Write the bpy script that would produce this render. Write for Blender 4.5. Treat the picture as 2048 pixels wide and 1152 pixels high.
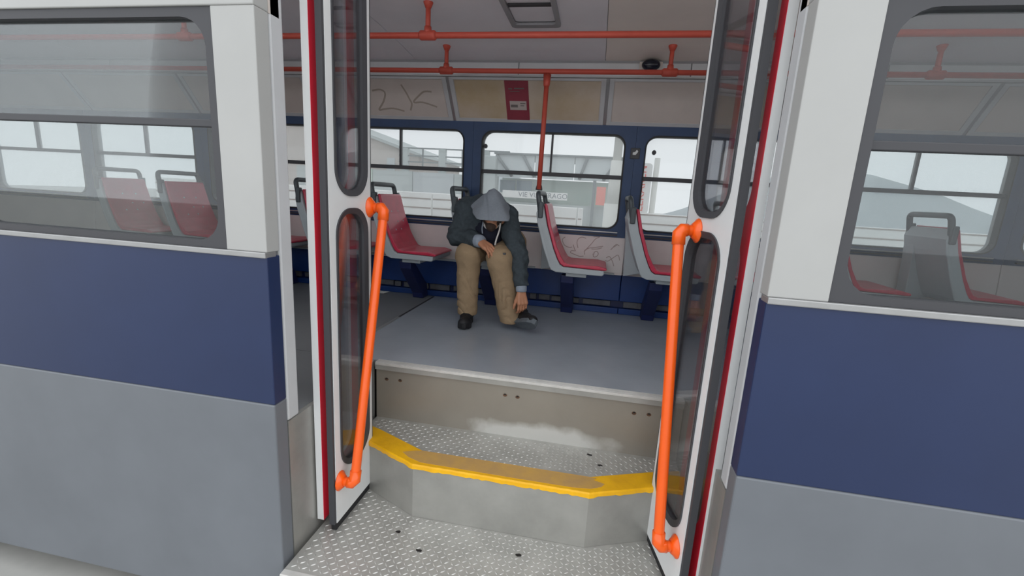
import bpy, bmesh, math, random
import numpy as np
from mathutils import Vector, Matrix

random.seed(4); np.random.seed(4)
for o in list(bpy.data.objects): bpy.data.objects.remove(o)
scene = bpy.context.scene
C = scene.collection

# ------------------------------------------------------------------ camera
EYE = 0.92                      # metres above the tram floor (z = 0); the photographer stands outside the door
FPX = 903.0
def _n(v): return v / np.linalg.norm(v)
_Y = _n(np.array([1198 - 1024, 400 - 576, FPX]))
_X = -_n(np.array([-4145 - 1024, 95 - 576, FPX]))
_X = _n(_X - _Y * (_X @ _Y)); _Z = np.cross(_X, _Y)
if _Z[1] > 0: _Z = -_Z
# rows: world axes in image axes (right, down, forward)
cam_d = bpy.data.cameras.new('camera'); cam = bpy.data.objects.new('camera', cam_d); C.objects.link(cam)
cam_d.sensor_fit = 'HORIZONTAL'; cam_d.sensor_width = 36.0; cam_d.lens = FPX / 2048 * 36.0
cam_d.clip_start = 0.02; cam_d.clip_end = 500
right = (_X[0], _Y[0], _Z[0]); down = (_X[1], _Y[1], _Z[1]); fwd = (_X[2], _Y[2], _Z[2])
M = Matrix(((right[0], -down[0], -fwd[0], 0), (right[1], -down[1], -fwd[1], 0), (right[2], -down[2], -fwd[2], EYE), (0, 0, 0, 1)))
cam.matrix_world = M
scene.camera = cam

# ------------------------------------------------------------------ light
scene.view_settings.view_transform = 'Standard'
scene.view_settings.look = 'None'
scene.view_settings.exposure = 0.85
scene.view_settings.gamma = 1.0
scene.view_settings.use_curve_mapping = False
world = bpy.data.worlds.new('overcast_sky'); scene.world = world; world.use_nodes = True
wn = world.node_tree.nodes; wl = world.node_tree.links
bg = wn['Background']; bg.inputs['Strength'].default_value = 1.0
wt = wn.new('ShaderNodeTexCoord'); wnoi = wn.new('ShaderNodeTexNoise'); wnoi.inputs['Scale'].default_value = 1.6; wnoi.inputs['Detail'].default_value = 4
wr = wn.new('ShaderNodeValToRGB'); wr.color_ramp.elements[0].position = .3; wr.color_ramp.elements[1].position = .75
wr.color_ramp.elements[0].color = (.84, .88, .93, 1); wr.color_ramp.elements[1].color = (.98, 1.0, 1.0, 1)
wl.new(wt.outputs['Generated'], wnoi.inputs['Vector']); wl.new(wnoi.outputs['Fac'], wr.inputs['Fac']); wl.new(wr.outputs['Color'], bg.inputs['Color'])

# ------------------------------------------------------------------ materials
def lin(c):
    return tuple(((x / 255) / 12.92 if x / 255 <= .04045 else ((x / 255 + .055) / 1.055) ** 2.4) for x in c)
MATS = {}
def mat(name, rgb, rough=.5, metal=0.0, var=0.0, vscale=8.0, rgb2=None, bump=0.0, bscale=60.0, spec=.5, stretch=None, coat=0.0):
    m = bpy.data.materials.new(name); m.use_nodes = True; MATS[name] = m
    nt = m.node_tree; N = nt.nodes; L = nt.links; b = N['Principled BSDF']
    col = lin(rgb)
    b.inputs['Base Color'].default_value = (*col, 1); b.inputs['Roughness'].default_value = rough
    b.inputs['Metallic'].default_value = metal; b.inputs['Specular IOR Level'].default_value = spec
    b.inputs['Coat Weight'].default_value = coat
    tc = N.new('ShaderNodeTexCoord'); mp = N.new('ShaderNodeMapping'); L.new(tc.outputs['Object'], mp.inputs['Vector'])
    if stretch: mp.inputs['Scale'].default_value = stretch
    if var > 0 or rgb2:
        no = N.new('ShaderNodeTexNoise'); no.inputs['Scale'].default_value = vscale; no.inputs['Detail'].default_value = 5; no.inputs['Roughness'].default_value = .6
        L.new(mp.outputs['Vector'], no.inputs['Vector'])
        cr = N.new('ShaderNodeValToRGB'); cr.color_ramp.elements[0].position = .32; cr.color_ramp.elements[1].position = .68
        c2 = lin(rgb2) if rgb2 else tuple(min(1, x * (1 + var)) for x in col)
        c1 = col if rgb2 else tuple(x * (1 - var) for x in col)
        cr.color_ramp.elements[0].color = (*c1, 1); cr.color_ramp.elements[1].color = (*c2, 1)
        L.new(no.outputs['Fac'], cr.inputs['Fac']); L.new(cr.outputs['Color'], b.inputs['Base Color'])
    if bump > 0:
        nb = N.new('ShaderNodeTexNoise'); nb.inputs['Scale'].default_value = bscale; nb.inputs['Detail'].default_value = 4
        L.new(mp.outputs['Vector'], nb.inputs['Vector'])
        bp = N.new('ShaderNodeBump'); bp.inputs['Strength'].default_value = bump; bp.inputs['Distance'].default_value = .01
        L.new(nb.outputs['Fac'], bp.inputs['Height']); L.new(bp.outputs['Normal'], b.inputs['Normal'])
    return m
def glass(name, tint=(1, 1, 1), dust=.1, gloss=.06, dustcol=(.8, .82, .82), rough=.02):
    m = bpy.data.materials.new(name); m.use_nodes = True; MATS[name] = m
    nt = m.node_tree; N = nt.nodes; L = nt.links; N.remove(N['Principled BSDF']); out = N['Material Output']
    t = N.new('ShaderNodeBsdfTransparent'); t.inputs['Color'].default_value = (*tint, 1)
    d = N.new('ShaderNodeBsdfTranslucent'); d.inputs['Color'].default_value = (*dustcol, 1)
    g = N.new('ShaderNodeBsdfGlossy'); g.inputs['Roughness'].default_value = rough
    lw = N.new('ShaderNodeLayerWeight'); lw.inputs['Blend'].default_value = .25
    mu = N.new('ShaderNodeMath'); mu.operation = 'MULTIPLY_ADD'; mu.inputs[1].default_value = gloss * 4; mu.inputs[2].default_value = gloss * .5
    L.new(lw.outputs['Fresnel'], mu.inputs[0])
    m1 = N.new('ShaderNodeMixShader'); m1.inputs[0].default_value = dust; L.new(t.outputs[0], m1.inputs[1]); L.new(d.outputs[0], m1.inputs[2])
    m2 = N.new('ShaderNodeMixShader'); L.new(mu.outputs[0], m2.inputs[0]); L.new(m1.outputs[0], m2.inputs[1]); L.new(g.outputs[0], m2.inputs[2])
    L.new(m2.outputs[0], out.inputs['Surface'])
    return m

mat('navy_paint', (30, 58, 98), .45, var=.15, vscale=5)
mat('pale_panel', (213, 205, 203), .5, var=.05, vscale=3)
mat('advert_beige', (190, 170, 138), .55, rgb2=(208, 194, 178), vscale=3.2)
mat('cove_plastic', (208, 198, 191), .5, var=.05, vscale=4)
mat('ceiling_plastic', (226, 222, 227), .55, var=.04, vscale=2.5)
mat('ceiling_plastic_warm', (233, 222, 214), .55, var=.04, vscale=2.5)
mat('fascia_grey', (196, 197, 199), .45, var=.04, vscale=4)
mat('hatch_frame', (146, 145, 148), .5)
mat('seam_dark', (58, 56, 60), .7)
mat('alu_trim', (170, 170, 170), .35, metal=.6, var=.06, vscale=12)
mat('blue_panel', (8, 50, 112), .45, var=.12, vscale=6)
mat('blue_dark', (20, 30, 76), .45)
mat('heater_grey', (92, 92, 98), .6, var=.25, vscale=14)
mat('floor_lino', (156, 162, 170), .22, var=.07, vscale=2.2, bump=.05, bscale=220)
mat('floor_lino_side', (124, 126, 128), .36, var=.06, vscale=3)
mat('steel', (168, 167, 162), .42, metal=.45, var=.15, vscale=3.5, bump=.03, bscale=30)
mat('tread_steel', (184, 183, 178), .42, metal=.4, var=.14, vscale=7)
mat('lug_steel', (205, 204, 200), .3, metal=.5, var=.08, vscale=20)
mat('nosing_alu', (210, 208, 204), .38, metal=.3, var=.08, vscale=16)
mat('rust_stain', (96, 70, 52), .8, var=.3, vscale=60)
mat('scuffed_steel', (196, 194, 188), .5, metal=.45, var=.06, vscale=14)
mat('hole_dark', (30, 26, 24), .8)
mat('yellow_paint', (250, 184, 8), .45, var=.12, vscale=9, bump=.15, bscale=60)
mat('yellow_worn', (188, 150, 96), .55, rgb2=(206, 162, 84), vscale=10, bump=.1, bscale=70)
mat('orange_paint', (255, 98, 16), .32, var=.04, vscale=10, coat=.25)
mat('orange_rail', (192, 78, 62), .5, var=.06, vscale=6)  # orange of the inside rails, with interior dimness and haze mixed into the colour
mat('white_paint', (228, 229, 229), .4, var=.03, vscale=4)
mat('rubber', (30, 30, 33), .6)
mat('rubber_grey', (66, 66, 70), .55)
mat('red_paint', (240, 46, 70), .4)
mat('seat_red', (190, 42, 72), .36, var=.10, vscale=16, coat=.2)
mat('seat_shell', (168, 174, 178), .42, var=.04, vscale=8)
mat('seat_handle', (70, 76, 80), .42)
mat('tram_cream', (176, 176, 174), .45, var=.04, vscale=2)
mat('tram_navy', (34, 48, 84), .35, var=.08, vscale=2)
mat('tram_grey', (112, 116, 122), .45, var=.07, vscale=2)
mat('poster_red', (146, 62, 76), .5, var=.08, vscale=14)
mat('poster_white', (188, 176, 172), .5)
mat('poster_print', (120, 112, 110), .6)
mat('dome_black', (26, 30, 44), .2)
mat('pen_ink', (168, 152, 148), .8)
mat('marker_ink', (168, 156, 144), .8)
mat('paper', (214, 212, 208), .8)
mat('skin', (178, 124, 94), .5, var=.06, vscale=30)
mat('beard_hair', (62, 46, 38), .9, bump=.5, bscale=300)
mat('jacket', (64, 71, 76), .9, var=.14, vscale=60, bump=.25, bscale=260, spec=.15)
mat('hood_grey', (128, 134, 142), .9, var=.06, vscale=90, bump=.2, bscale=300, spec=.15)
mat('lining_grey', (142, 150, 162), .9, var=.06, vscale=80, bump=.2, bscale=300, spec=.15)
mat('tshirt', (38, 40, 52), .9, spec=.15, bump=.1, bscale=200)
mat('cloth_white', (206, 202, 198), .9, spec=.2)
mat('trousers', (152, 130, 104), .9, var=.07, vscale=22, bump=.25, bscale=200, spec=.12)
mat('shoe_black', (24, 24, 28), .6, bump=.1, bscale=200)
mat('shoe_sole', (92, 98, 104), .7, var=.08, vscale=30)
mat('asphalt', (172, 171, 167), .9, var=.12, vscale=3)
mat('barrier_white', (250, 249, 246), .7, var=.03, vscale=2)
mat('barrier_line', (150, 132, 122), .8, var=.2, vscale=6)
mat('shelter_grey', (176, 184, 184), .7)
mat('shelter_dark', (108, 116, 120), .7)
mat('shelter_panel', (206, 214, 216), .6)
mat('shelter_green', (170, 196, 184), .6, rgb2=(204, 216, 206), vscale=1.2)
mat('shelter_window', (66, 94, 118), .3, rgb2=(112, 138, 148), vscale=2.0)
mat('sign_white', (240, 240, 238), .6)
mat('sign_print', (120, 126, 134), .7)
mat('sign_red', (238, 96, 84), .6)
mat('red_orange_ad', (242, 150, 132), .6, rgb2=(236, 90, 70), vscale=1.2)
mat('pole_white', (222, 222, 216), .6)
mat('house_tan', (188, 178, 172), .9, var=.04, vscale=.6)
mat('house_grey', (186, 192, 196), .9, var=.05, vscale=.5)
mat('hill_grey', (158, 166, 170), .95, var=.08, vscale=.2)
glass('window_glass', (.71, .72, .722), dust=.15, gloss=.03)
glass('door_glass', (.84, .84, .86), dust=.05, gloss=.14)
glass('near_glass', (.9, .93, .93), dust=.05, gloss=.06)

# ------------------------------------------------------------------ mesh helpers
class MB:
    def __init__(s): s.v = []; s.f = []; s.sm = []
    def add(s, vs, fs, smooth=False):
        k = len(s.v); s.v += [tuple(map(float, p)) for p in vs]; s.f += [tuple(i + k for i in f) for f in fs]; s.sm += [smooth] * len(fs); return s
    def box(s, a, b):
        (x0, y0, z0), (x1, y1, z1) = a, b
        v = [(x0, y0, z0), (x1, y0, z0), (x1, y1, z0), (x0, y1, z0), (x0, y0, z1), (x1, y0, z1), (x1, y1, z1), (x0, y1, z1)]
        return s.add(v, [(0, 3, 2, 1), (4, 5, 6, 7), (0, 1, 5, 4), (1, 2, 6, 5), (2, 3, 7, 6), (3, 0, 4, 7)])
    def prism(s, poly, e0, e1, smooth=False):      # poly: list of 3D points, extruded from +e0 to +e1 (vectors)
        n = len(poly); p = np.array(poly, float); a = p + np.array(e0); b = p + np.array(e1)
        f = [tuple(range(n))[::-1], tuple(range(n, 2 * n))] + [(i, (i + 1) % n, n + (i + 1) % n, n + i) for i in range(n)]
        return s.add(list(a) + list(b), f, smooth)
    def loops(s, loops, closed=True, smooth=False, cap0=False, cap1=False, ring=False):
        n = len(loops[0]); k = len(loops); v = [p for l in loops for p in l]; f = []
        for i in range(k if ring else k - 1):
            j2 = (i + 1) % k
            for j in range(n if closed else n - 1):
                f.append((i * n + j, i * n + (j + 1) % n, j2 * n + (j + 1) % n, j2 * n + j))
        if cap0: f.append(tuple(range(n))[::-1])
        if cap1: f.append(tuple((k - 1) * n + j for j in range(n)))
        return s.add(v, f, smooth)
    def tube(s, path, r, n=12, caps=True):
        P = [Vector(p) for p in path]; R = r if hasattr(r, '__len__') else [r] * len(P); loops = []; up = None
        for i, p in enumerate(P):
            t = (P[min(i + 1, len(P) - 1)] - P[max(i - 1, 0)]).normalized()
            if up is None: up = Vector((0, 0, 1)) if abs(t.z) < .9 else Vector((1, 0, 0))
            u = (up - t * up.dot(t)).normalized(); w = t.cross(u); up = u
            loops.append([p + (u * math.cos(a) + w * math.sin(a)) * R[i] for a in [2 * math.pi * q / n for q in range(n)]])
        return s.loops(loops, smooth=True, cap0=caps, cap1=caps)
    def ball(s, c, r, n=12, sc=(1, 1, 1)):
        loops = []
        for i in range(1, n):
            a = math.pi * i / n
            loops.append([(c[0] + sc[0] * r * math.sin(a) * math.cos(b), c[1] + sc[1] * r * math.sin(a) * math.sin(b), c[2] + sc[2] * r * math.cos(a)) for b in [2 * math.pi * q / (n + 4) for q in range(n + 4)]])
        return s.loops(loops, smooth=True, cap0=True, cap1=True)
def rounded(path, rad, n=5):       # round the corners of a polyline
    P = [Vector(p) for p in path]; out = [P[0]]
    for i in range(1, len(P) - 1):
        a = (P[i - 1] - P[i]); b = (P[i + 1] - P[i]); d = min(rad, a.length * .45, b.length * .45)
        p0 = P[i] + a.normalized() * d; p1 = P[i] + b.normalized() * d
        for k in range(n + 1):
            t = k / n; out.append(p0 * (1 - t) ** 2 + P[i] * 2 * t * (1 - t) + p1 * t ** 2)
    return out + [P[-1]]
def rrect(u0, u1, v0, v1, r, n=6):
    pts = []
    for cu, cv, a0 in ((u1 - r, v1 - r, 0), (u0 + r, v1 - r, 90), (u0 + r, v0 + r, 180), (u1 - r, v0 + r, 270)):
        for k in range(n + 1):
            a = math.radians(a0 + 90 * k / n); pts.append((cu + r * math.cos(a), cv + r * math.sin(a)))
    return pts
def rawloc(o):
    p = Vector((0, 0, 0))
    while o: p += o.location; o = o.parent
    return p
def obj(name, mb, m, parent=None, bevel=0, smooth=None, base=None, seg=2):
    me = bpy.data.meshes.new(name)
    off = rawloc(parent) if parent else Vector((0, 0, 0))
    if base is not None: off = Vector(base)
    me.from_pydata([(x - off.x, y - off.y, z - off.z) for x, y, z in mb.v], [], mb.f); me.update()
    bm = bmesh.new(); bm.from_mesh(me); bmesh.ops.recalc_face_normals(bm, faces=bm.faces); bm.to_mesh(me); bm.free()
    sm = mb.sm if smooth is None else [smooth] * len(mb.f)
    if len(sm) == len(me.polygons): me.polygons.foreach_set('use_smooth', sm)
    me.materials.append(MATS[m])
    o = bpy.data.objects.new(name, me); C.objects.link(o)
    if parent: o.parent = parent
    if base is not None: o.location = Vector(base) - (rawloc(parent) if parent else Vector((0, 0, 0)))
    if bevel:
        b = o.modifiers.new('bevel', 'BEVEL'); b.width = bevel; b.segments = seg; b.limit_method = 'ANGLE'; b.angle_limit = math.radians(40)
    return o
def tag(o, label, cat=None, group=None, kind=None):
    o['label'] = label
    if cat: o['category'] = cat
    if group: o['group'] = group
    if kind: o['kind'] = kind
    return o
def empty(name, loc, label, cat=None, group=None, kind=None):
    o = bpy.data.objects.new(name, None); C.objects.link(o); o.location = loc; o.empty_display_size = .1
    return tag(o, label, cat, group, kind)
def copy_tree(o, parent=None):
    c = o.copy(); C.objects.link(c); c.parent = parent
    for ch in list(o.children): copy_tree(ch, c)
    return c
def box(name, a, b, m, parent=None, bevel=0): return obj(name, MB().box(a, b), m, parent, bevel)
def text_mesh(name, body, size, m, parent, origin, right, up, align='CENTER'):
    cu = bpy.data.curves.new(name, 'FONT'); cu.body = body; cu.size = size; cu.align_x = align; cu.align_y = 'CENTER'; cu.extrude = .002; cu.resolution_u = 3
    t = bpy.data.objects.new('tmp', cu); C.objects.link(t)
    me = bpy.data.meshes.new_from_object(t.evaluated_get(bpy.context.evaluated_depsgraph_get()))
    bpy.data.objects.remove(t); bpy.data.curves.remove(cu)
    R = Vector(right).normalized(); U = Vector(up).normalized(); Nn = R.cross(U); O = Vector(origin) - rawloc(parent)
    for v in me.vertices: v.co = O + R * v.co.x + U * v.co.y + Nn * v.co.z
    me.materials.clear(); me.materials.append(MATS[m])
    o = bpy.data.objects.new(name, me); C.objects.link(o); o.parent = parent; return o

XL, XR = -6.2, 4.1             # ends of the car
YF, YN = 3.75, 1.38            # far wall (inside), near wall (outside face)
DX0, DX1 = -1.12, 0.50         # door opening

# ------------------------------------------------------------------ structure: ground, floor, walls, ceiling
g = box('ground', (-60, -25, -1.05), (60, 90, -0.95), 'asphalt'); tag(g, 'grey asphalt ground around the tram', kind='structure')

fl = empty('floor', (0, 2.9, 0), 'blue-grey vinyl floor of the tram saloon above the steps', kind='structure')
SEAM = -1.36
box('floor_sheet', (SEAM + .003, 2.165, -.04), (XR, YF + .1, 0), 'floor_lino', fl)
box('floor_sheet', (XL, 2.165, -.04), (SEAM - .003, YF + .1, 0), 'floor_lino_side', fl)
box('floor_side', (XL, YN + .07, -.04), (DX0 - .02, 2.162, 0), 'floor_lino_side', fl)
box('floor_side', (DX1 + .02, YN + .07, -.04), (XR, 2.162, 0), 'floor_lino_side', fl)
box('joint_strip', (SEAM - .012, 2.17, -.01), (SEAM + .012, 3.0, .002), 'alu_trim', fl)
box('joint_strip', (SEAM - .008, 3.0, -.01), (SEAM + .008, YF - .03, .0015), 'seam_dark', fl)
box('underframe', (XL, YN + .07, -.62), (DX0 - .06, 2.13, -.05), 'hole_dark', fl)
box('underframe', (DX1 + .06, YN + .07, -.62), (XR, 2.13, -.05), 'hole_dark', fl)
box('underframe', (XL, 2.20, -.62), (XR, YF + .1, -.05), 'hole_dark', fl)

# far wall: pale panels, blue base with heater slot, cove with advert panels, fascia
wf = empty('wall_far', (0, YF, 0), 'far side wall with pale panels, navy window band and blue base', kind='structure')
PITCH = 1.289; WC0 = -0.407
cells = [WC0 + PITCH * k for k in range(-4, 4)]
for c in cells:
    a, b = c - PITCH / 2, c + PITCH / 2
    mb = MB(); mb.prism([(a + .002, 3.70, .352), (a + .002, 3.685, .335), (a + .002, 3.80, .335), (a + .002, 3.80, .634), (a + .002, 3.725, .634)], (0, 0, 0), (b - a - .004, 0, 0))
    obj('side_panel', mb, 'pale_panel', wf, bevel=.004)
    box('base_panel', (a + .002, 3.735, .112), (b - .002, 3.80, .338), 'blue_panel', wf, bevel=.005)
    box('kick_panel', (a + .002, 3.745, .0), (b - .002, 3.80, .048), 'blue_panel', wf, bevel=.004)
    u = a + .04
    while u < b - .08:
        w = random.uniform(.06, .26); w = min(w, b - .03 - u)
        box('heater_cover', (u, 3.772, .052 + random.uniform(0, .006)), (u + w - .012, 3.80, .106 - random.uniform(0, .008)), 'heater_grey', wf, bevel=.003); u += w + random.uniform(0, .05)
box('back_plate', (XL, 3.80, -.05), (XR, 3.84, .64), 'blue_dark', wf)
box('upper_back_plate', (XL, 3.80, 1.48), (XR, 3.84, 2.05), 'fascia_grey', wf)
# cove panels
PD = 1.20; PX0 = -1.212
def cove(u, t):      # u along X, t 0 top .. 1 bottom
    return (u, 3.50 + .225 * t, 1.768 - .278 * t)
for k in range(-4, 5):
    a = PX0 + PD * k; b = a + PD
    if a > XR - .1 or b < XL + .1: continue
    mb = MB(); q = .012
    n = np.array([0, -.278, -.225]); n = n / np.linalg.norm(n)      # towards the aisle
    pts = [cove(a + q, .0), cove(b - q, .0), cove(b - q, 1), cove(a + q, 1)]
    mb.prism(pts, n * -.012, n * 0)
    cp = obj('cove_panel', mb, 'cove_plastic', wf, bevel=.003)
    # advert sheet inside a raised border
    ins = MB(); e0, e1 = .05, .10
    ins.prism([cove(a + .05, e0 + .01), cove(b - .05, e0 + .01), cove(b - .05, 1 - e1 + .02), cove(a + .05, 1 - e1 + .02)], n * .001, n * .003)
    obj('advert_sheet', ins, 'advert_beige' if k == 0 else 'cove_plastic', cp)
    fr = MB()
    for (u0, u1, t0, t1) in ((a + q, b - q, 0, .05), (a + q, b - q, .92, 1), (a + q, a + .045, .05, .92), (b - .045, b - q, .05, .92)):
        fr.prism([cove(u0, t0), cove(u1, t0), cove(u1, t1), cove(u0, t1)], n * .0, n * .006)
    obj('panel_border', fr, 'fascia_grey', cp)
    dv = MB(); dv.prism([cove(a - .011, 0), cove(a + .011, 0), cove(a + .011, 1), cove(a - .011, 1)], n * -.01, n * .001)
    obj('panel_joint', dv, 'alu_trim', wf)
box('cove_backing', (XL, 3.74, 1.49), (XR, 3.80, 1.80), 'fascia_grey', wf)
for k in range(-4, 5):
    a = PX0 + PD * k + .55; b = a + PD
    box('fascia', (max(a, XL) + .002, 3.485, 1.775), (min(b, XR) - .002, 3.53, 1.866), 'fascia_grey', wf, bevel=.004) if a < XR - .1 and b > XL + .1 else None
box('fascia_lip', (XL, 3.478, 1.768), (XR, 3.53, 1.780), 'alu_trim', wf)
box('shadow_gap', (XL, 3.494, 1.866), (XR, 3.56, 1.90), 'hatch_frame', wf)

# windows of the far wall
def window(name, cx, label, wall):
    w = empty(name, (cx, 3.76, .70), label, kind='structure')
    z0, z1 = .70, 1.415; hw = .566; n = 8
    def ring(o, i, y0, y1):
        return [[(u, y0, v) for u, v in i], [(u, y0, v) for u, v in o], [(u, y1, v) for u, v in o], [(u, y1, v) for u, v in i]]
    op = rrect(cx - hw, cx + hw, z0, z1, .085, n)
    out = rrect(cx - PITCH / 2 + .0008, cx + PITCH / 2 - .0008, .632, 1.488, .001, n)
    obj('surround', MB().loops(ring(out, op, 3.722, 3.80), ring=True), 'navy_paint', w)
    gi = rrect(cx - hw + .004, cx + hw - .004, z0 + .004, z1 - .004, .083, n); go = rrect(cx - hw - .006, cx + hw + .006, z0 - .006, z1 + .006, .09, n)
    obj('gasket', MB().loops(ring(go, gi, 3.714, 3.79), ring=True), 'rubber', w)
    for zz in (.672, .650):
        box('sill_trim', (cx - PITCH / 2 + .07, 3.708, zz - .005), (cx + PITCH / 2 - .07, 3.724, zz + .005), 'alu_trim' if zz > .66 else 'rubber_grey', w, .002)
    box('transom', (cx - hw - .002, 3.735, 1.086), (cx + hw + .002, 3.785, 1.116), 'rubber_grey', w, .003)
    box('mullion', (cx - .007, 3.742, 1.116), (cx + .007, 3.782, z1 + .002), 'rubber_grey', w, .002)
    box('lower_pane', (cx - hw, 3.764, z0), (cx + hw, 3.768, 1.088), 'window_glass', w)
    box('upper_pane', (cx - hw, 3.758, 1.114), (cx - .008, 3.762, z1), 'window_glass', w)
    box('upper_pane', (cx + .008, 3.764, 1.114), (cx + hw, 3.768, z1), 'window_glass', w)
    return w
names = ['far window at the back end of the tram', 'far window second from the back end', 'far window left of the first red seat', 'far window between the left door leaf and the seated person',
         'far window behind the hooded person and the orange pole', 'far window at right beside the seat with the grey back', 'far window right of the door, second', 'far window at the right end of the tram']
for i, c in enumerate(cells):
    w = window('window_%d' % (i + 1), c, names[i], wf)
    if i in (4, 5):
        dx = -.545 if i == 4 else -.50
        mb = MB(); yc = 3.755
        mb.loops([[(c + dx + .016 * math.cos(a), y, 1.30 + .018 * math.sin(a)) for a in [2 * math.pi * q / 14 for q in range(14)]] for y in (yc, yc - .012)], cap0=True, cap1=True)
        obj('round_sticker', mb, 'rubber_grey', w)

# near wall: exterior body on both sides of the door, with windows
wn_ = empty('wall_near', (0, YN, -.85), 'near side wall of the tram around the door, pale above and navy below', kind='structure')
def near_run(x0, x1, wins):
    box('skirt', (x0, YN, -.82), (x1, YN + .07, .10), 'tram_grey', wn_, .006)
    box('waist_band', (x0, YN + .002, .10), (x1, YN + .068, .66), 'tram_navy', wn_, .004)
    box('waist_trim', (x0, YN - .006, .655), (x1, YN + .05, .675), 'alu_trim', wn_, .003)
    box('cant_rail', (x0, YN, 1.46), (x1, YN + .07, 2.1), 'tram_cream', wn_, .004)
    edge = x0
    for (a, b) in wins:
        if a - edge > .01: box('pillar', (edge, YN + .003, .675), (a - .0005, YN + .067, 1.46), 'tram_cream', wn_, .003)
        edge = b
    if x1 - edge > .01: box('pillar', (edge + .0005, YN + .003, .675), (x1, YN + .067, 1.46), 'tram_cream', wn_, .003)
wl_ = [(-1.28 - 1.32 * k - 1.2, -1.28 - 1.32 * k) for k in range(3)][::-1]
wr_ = [(.66 + 1.32 * k, .66 + 1.32 * k + 1.2) for k in range(2)]
near_run(XL, DX0, wl_); near_run(DX1, XR, wr_)
box('door_header', (DX0, YN, 1.96), (DX1, YN + .07, 2.1), 'tram_cream', wn_)
for k, (a, b) in enumerate(wl_[::-1] + wr_):
    w = empty('window_%d' % (len(cells) + 1 + k), ((a + b) / 2, YN + .03, .675),
              ['near window just left of the open door', 'second near window left of the door', 'third near window left of the door', 'near window just right of the open door', 'second near window right of the door'][k], kind='structure')
    op = rrect(a + .03, b - .03, .70, 1.43, .09, 6); ou = rrect(a, b, .676, 1.459, .001, 6)
    L4 = [[(u, y, v) for u, v in q] for q, y in ((op, YN + .008), (ou, YN + .008), (ou, YN + .06), (op, YN + .06))]
    obj('frame', MB().loops(L4, ring=True), 'rubber_grey', w)
    box('pane', (a + .02, YN + .03, .69), (b - .02, YN + .035, 1.44), 'near_glass', w)
    box('transom', (a + .03, YN + .022, 1.09), (b - .03, YN + .05, 1.115), 'rubber_grey', w, .003)
for nm, x, lb in (('wall_left', XL, 'pale end wall at the back of the tram'), ('wall_right', XR, 'pale end wall at the front of the tram')):
    tag(box(nm, (x - .05, YN, -.82), (x, 3.84, 2.1), 'pale_panel'), lb, kind='structure')
# door posts and well cheeks
for k, (x, s, lb) in enumerate(((DX0, -1, 'grey post and steel cheek at the left side of the doorway'), (DX1, 1, 'grey post and steel cheek at the right side of the doorway'))):
    d = empty('trim_%d' % (k + 1), (x, YN, -.6), lb, kind='structure')
    a, b = sorted((x, x + s * .05))
    box('cheek', (a, YN + .072, -.62), (b, 2.16, -.002), 'steel', d)
    box('post', (a, YN + .072, 0), (b, YN + .14, 1.96), 'fascia_grey', d, .008)

# ceiling
ce = empty('ceiling', (0, 2.6, 1.93), 'pale ceiling of moulded panels', kind='structure')
def czf(y): return 1.932 - .05 * ((y - 2.6) / .9) ** 2
seams = [XL, -4.4, -2.95, -1.46, -.045, 1.4, 2.8, XR]
for i in range(len(seams) - 1):
    a, b = seams[i] + .002, seams[i + 1] - .002
    ys = np.linspace(1.45, 3.51, 15)
    mb = MB(); mb.loops([[(a, y, czf(y)) for y in ys] + [(a, y, czf(y) + .02) for y in ys[::-1]], [(b, y, czf(y)) for y in ys] + [(b, y, czf(y) + .02) for y in ys[::-1]]], cap0=True, cap1=True, smooth=False)
    obj('ceiling_panel', mb, 'ceiling_plastic_warm' if i == 4 else 'ceiling_plastic', ce)
box('roof_skin', (XL - .05, YN, 2.06), (XR + .05, 3.84, 2.10), 'tram_cream', ce)
mbx = MB()
for x in seams[1:-1]:
    ys = np.linspace(1.45, 3.51, 15)
    mbx.loops([[(x + d, y, czf(y) + .012) for y in ys] for d in (-.02, .02)], closed=False)
obj('joint_backing', mbx, 'fascia_grey', ce)
box('near_cove', (XL, YN + .07, 1.46), (DX0, YN + .12, 1.90), 'cove_plastic', ce)
box('near_cove', (DX1, YN + .07, 1.46), (XR, YN + .12, 1.90), 'cove_plastic', ce)

# unseen glowing strips added along the near-side cove to brighten the saloon
em = bpy.data.materials.new('lamp_diffuser'); em.use_nodes = True; MATS['lamp_diffuser'] = em
em.node_tree.nodes['Principled BSDF'].inputs['Emission Color'].default_value = (.96, .98, 1, 1); em.node_tree.nodes['Principled BSDF'].inputs['Emission Strength'].default_value = 3.2
for k, (a, b, lb) in enumerate(((-4.2, -2.9, 'lit lamp strip above the second near window left of the door'), (-2.6, -1.3, 'lit lamp strip above the near window left of the door'), (-.95, .35, 'lit lamp strip above the doorway'), (.65, 1.95, 'lit lamp strip above the near window right of the door'), (2.3, 3.6, 'lit lamp strip at the right end of the near side'))):
    l = empty('lamp_strip', ((a + b) / 2, 1.56, 1.84), lb, 'lamp', 'lamp strips along the near side')
    box('housing', (a, 1.505, 1.79), (b, 1.54, 1.87), 'fascia_grey', l, .004)
    obj('diffuser', MB().prism([(a + .02, 1.541, 1.795), (a + .02, 1.575, 1.81), (a + .02, 1.575, 1.85), (a + .02, 1.541, 1.865)], (0, 0, 0), (b - a - .04, 0, 0)), 'lamp_diffuser', l)
box('lamp_beam', (DX0, 1.46, 1.76), (DX1, 1.504, 1.90), 'cove_plastic', ce)  # carries the added fill strip across the doorway
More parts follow.
